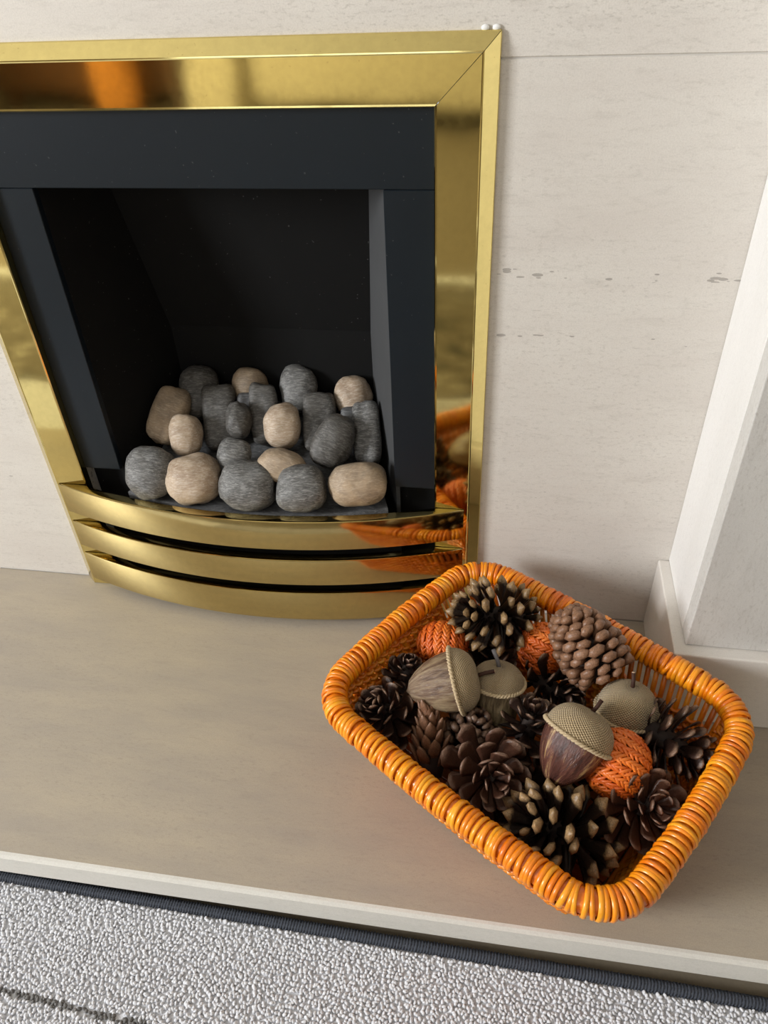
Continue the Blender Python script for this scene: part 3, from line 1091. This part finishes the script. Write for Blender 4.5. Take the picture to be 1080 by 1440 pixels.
acorn('silver-brown acorn lying on its side with tip to the left', 641, 957, 0.108, (0.94, 0.24, 0.14), 0.047, 0.0285, 'bark_a', 0.021, (0.85, 0.25, 0.1), 'stem', 0.017)
acorn('upright olive brown acorn with flat burlap cap and grey twig', 700, 958, 0.096, (0.05, 0.90, 0.36), 0.042, 0.0232, 'bark_b', 0.016, (-0.30, 0.92, 0.0), 'stem_grey', 0.018, 0, False)
acorn('plum brown acorn with burlap cap tilted towards the right rim', 812, 1036, 0.112, (0.48, 0.84, 0.02), 0.047, 0.0285, 'bark_c', 0.025, (0.62, 0.75, 0.0), 'stem', 0.014)
acorn('acorn showing only its round burlap cap below the shut cone', 881, 1000, 0.086, (0.06, 0.86, 0.42), 0.036, 0.0260, 'bark_b', 0.027, (0.05, 0.98, 0.1), 'stem', 0.015)


# ------------------------------------------------------------------ raffia balls
def raffia_ball(label, u, v, z, axis, ra, rb, rows=9):
    """ball coiled from a braid; each turn of the braid is a part"""
    c = on_z(u, v, z)
    ax = cam_dir(*axis)
    rot = frame_from(ax, RIGHT if abs(ax.dot(RIGHT)) < 0.9 else UP).to_4x4()
    root = empty('raffia_ball', mw=Matrix.Translation(c) @ rot)
    tag(root, label, 'ball', 'orange raffia balls in the basket')
    prof = [(ra * 0.9 * math.sin(PI * i / 12), -rb * 0.9 * math.cos(PI * i / 12)) for i in range(13)]
    prof[0] = (0, prof[0][1])
    prof[-1] = (0, prof[-1][1])
    link('core', lathe_mesh('core', prof, 20), M['raffia'], root)
    for j in range(rows):
        ph = PI * (j + 0.5) / rows
        r, zz = ra * math.sin(ph), -rb * math.cos(ph)
        V, F = [], []
        m = max(4, int(2 * PI * r / 0.0046))
        h = PI * (ra + rb) / 2 / rows
        for i in range(m):
            for s in (-1, 1):
                a = 2 * PI * (i + (0.5 if s > 0 else 0)) / m
                n = Vector((math.sin(ph) * math.cos(a), math.sin(ph) * math.sin(a), -math.cos(ph)))
                tg = Vector((-math.sin(a), math.cos(a), 0))
                up = n.cross(tg) * -1
                p = Vector((r * math.cos(a), r * math.sin(a), zz)) + up * (s * h * 0.2) - n * 0.0004
                d = (tg * 0.85 + up * (-s) * random.uniform(0.25, 0.75) + n * random.uniform(-0.05, 0.22)).normalized()
                sd = n.cross(d)
                jit = random.uniform(0.9, 1.15)
                b0 = len(V)
                for (q, w) in ((-1, 0.15), (-0.45, 0.9), (0.2, 1.0), (0.75, 0.7), (1, 0.12)):
                    cc = p + d * (q * 0.0064 * jit) + n * (0.0016 * (1 - q * q) + 0.0005 * s * q)
                    for kk in range(5):
                        an = 2 * PI * kk / 5
                        V.append(cc + sd * (math.cos(an) * 0.0017 * w * jit) + n * (math.sin(an) * 0.0014 * w))
                for q in range(4):
                    for kk in range(5):
                        l = (kk + 1) % 5
                        F.append((b0 + q * 5 + kk, b0 + q * 5 + l, b0 + q * 5 + 5 + l, b0 + q * 5 + 5 + kk))
        link('braid_turn', mesh('braid_turn', V, F, True), M['raffia'], root)
    return root


raffia_ball('orange raffia ball near the back left side behind the silver-brown acorn', 622, 904, 0.082, (0.90, 0.05, 0.3), 0.020, 0.024, 9)
raffia_ball('orange raffia ball partly covered by the compact shut cone', 764, 912, 0.080, (0.3, 0.9, 0.2), 0.023, 0.024, 9)
raffia_ball('orange raffia ball to the right of the plum brown acorn', 868, 1074, 0.088, (-0.45, -0.70, 0.30), 0.0255, 0.028, 11)

# ------------------------------------------------------------------ rug
rug = empty('loop_pile_rug', (0, 0, 0))
tag(rug, 'pale grey loop pile rug with charcoal bound edge before the hearth', 'rug')


def rug_edge(x):
    return -0.3625 - 0.0175 * (x + 0.42)


RZT = -0.041
V = []
xs = (-1.75, 0.75)
for z in (FLOOR + 0.0005, RZT):
    for (x, y) in ((xs[0], rug_edge(xs[0]) - 0.003), (xs[1], rug_edge(xs[1]) - 0.003), (xs[1], -1.12), (xs[0], -1.12)):
        V.append(Vector((x, y, z)))
link('backing', mesh('backing', V, [(3, 2, 1, 0), (4, 5, 6, 7), (0, 1, 5, 4), (1, 2, 6, 5), (2, 3, 7, 6), (3, 0, 4, 7)]), M['rug'], rug)


def stripe(x, y):
    return abs(y - (-0.4535 - 0.055 * (x + 0.37) - 0.02 * max(0, x + 0.2))) < 0.0026


# pile: thousands of small yarn loops (nobody could count them)
def loops(name, test, mat, x0, x1, y0, step=0.0034):
    base = []
    bf = []
    rings = ((-0.7, 0.75), (0.15, 1.0), (0.8, 0.62))
    for (zz, r) in rings:
        for k in range(6):
            a = PI * k / 3
            base.append((r * math.cos(a), r * math.sin(a), zz))
    base.append((0, 0, 1.02))
    for i in range(2):
        for k in range(6):
            l = (k + 1) % 6
            bf.append((i * 6 + k, i * 6 + l, i * 6 + 6 + l, i * 6 + 6 + k))
    for k in range(6):
        bf.append((12 + k, 12 + (k + 1) % 6, 18))
    V, F = [], []
    rnd = random.Random(3)
    nx = int((x1 - x0) / step)
    for i in range(nx):
        x = x0 + i * step
        y = rug_edge(x) - 0.0075
        j = 0
        while y > y0:
            xx = x + rnd.uniform(-.0013, .0013) + (step / 2 if j % 2 else 0)
            yy = y + rnd.uniform(-.0012, .0012)
            if test(xx, yy):
                a = rnd.uniform(0, PI)
                ca, sa = math.cos(a), math.sin(a)
                sx, sy, sz = rnd.uniform(.0017, .0025), rnd.uniform(.0013, .0018), rnd.uniform(.0014, .0023)
                tx, ty = rnd.uniform(-.5, .5), rnd.uniform(-.5, .5)
                b0 = len(V)
                for (px, py, pz) in base:
                    X, Y, Z = px * sx, py * sy, pz * sz
                    V.append((xx + X * ca - Y * sa + tx * Z, yy + X * sa + Y * ca + ty * Z, RZT + 0.001 + Z))
                F += [tuple(b0 + q for q in f) for f in bf]
            y -= step * 0.86
            j += 1
    o = link(name, mesh(name, V, F, True), M[mat], rug)
    o['kind'] = 'stuff'
    return o


box('patterned_field', -1.70, 0.70, -1.07, -0.575, RZT, RZT + 0.003, M['marble_cloth'], rug)  # guessed pattern out of view, added for the brass to reflect
loops('pile', lambda x, y: not stripe(x, y), 'rug', -0.50, 0.36, -0.56)
loops('dark_stripe', stripe, 'rug_dark', -0.50, 0.36, -0.56, 0.0034)
# whipped edge: a cord and its tight yarn wraps
n = 60
cp = [Vector((xs[0] + (xs[1] - xs[0]) * i / n, 0, 0)) for i in range(n + 1)]
for p in cp:
    p.y, p.z = rug_edge(p.x), -0.0400
tube('edge_binding', cp, 0.0050, M['binding'], rug, 8)
V, F = [], []
step = 0.0026
i = 0
x = -0.5
while x < 0.37:
    c = Vector((x, rug_edge(x), -0.0400))
    b0 = len(V)
    for k in range(10):
        a = 2 * PI * k / 10
        d = Vector((0, math.cos(a), math.sin(a)))
        sh = 0.0013 * math.sin(a) * 1.2
        R_ = 0.0058 + random.uniform(-.0002, .0003)
        V += [c + d * (R_ - .0016) + Vector((sh - .0013, 0, 0)), c + d * R_ + Vector((sh, 0, 0)), c + d * (R_ - .0016) + Vector((sh + .0013, 0, 0))]
    for k in range(10):
        l = (k + 1) % 10
        for q in range(2):
            F.append((b0 + k * 3 + q, b0 + k * 3 + q + 1, b0 + l * 3 + q + 1, b0 + l * 3 + q))
    x += step
o = link('binding_yarn', mesh('binding_yarn', V, F, True), M['binding'], rug)
o['kind'] = 'stuff'

# ------------------------------------------------------------------ guessed furniture across the room, added only for the brass to reflect
so = empty('sofa', (0, 0, 0))
tag(so, 'unseen cream sofa added for the brass frame to reflect', 'sofa')
box('seat', -1.05, 0.95, -3.25, -2.55, 0.02, 0.36, M['sofa'], so, 0.04, 3)
box('backrest', -1.05, 0.95, -3.36, -3.1, 0.36, 0.78, M['sofa'], so, 0.05, 3)
box('armrest', -1.25, -1.05, -3.3, -2.5, FLOOR + 0.001, 0.55, M['sofa'], so, 0.04, 3)
box('armrest', 0.95, 1.15, -3.3, -2.5, FLOOR + 0.001, 0.55, M['sofa'], so, 0.04, 3)
sb = empty('sideboard', (0, 0, 0))
tag(sb, 'unseen brown wooden sideboard added for the brass top rail to reflect', 'sideboard')
box('carcass', -2.25, -1.4, -3.3, -2.8, 0.03, 0.75, M['wood'], sb, 0.006)
for k in range(2):
    d = box('door', -2.23 + k * 0.415, -1.83 + k * 0.415, -2.8, -2.785, 0.06, 0.72, M['wood'], sb, 0.004)
    box('handle', -1.85 + k * 0.05, -1.84 + k * 0.05, -2.785, -2.765, 0.35, 0.48, M['brass'], d)
for k in range(4):
    box('leg', (-2.22, -1.43)[k % 2] - 0.02, (-2.22, -1.43)[k % 2] + 0.02, (-3.27, -2.86)[k // 2] - .02, (-3.27, -2.86)[k // 2] + .02, FLOOR + 0.001, 0.03, M['wood'], sb)

oc = link('added_cushion', rock_mesh('added_cushion', 0.085, 0.05, 0.19, 0.6, 4, 0.03), M['curtain'])
oc.location = (-1.62, -2.66, FLOOR + 0.19)
tag(oc, 'unseen orange cushion added for the orange reflection in the brass', 'cushion')
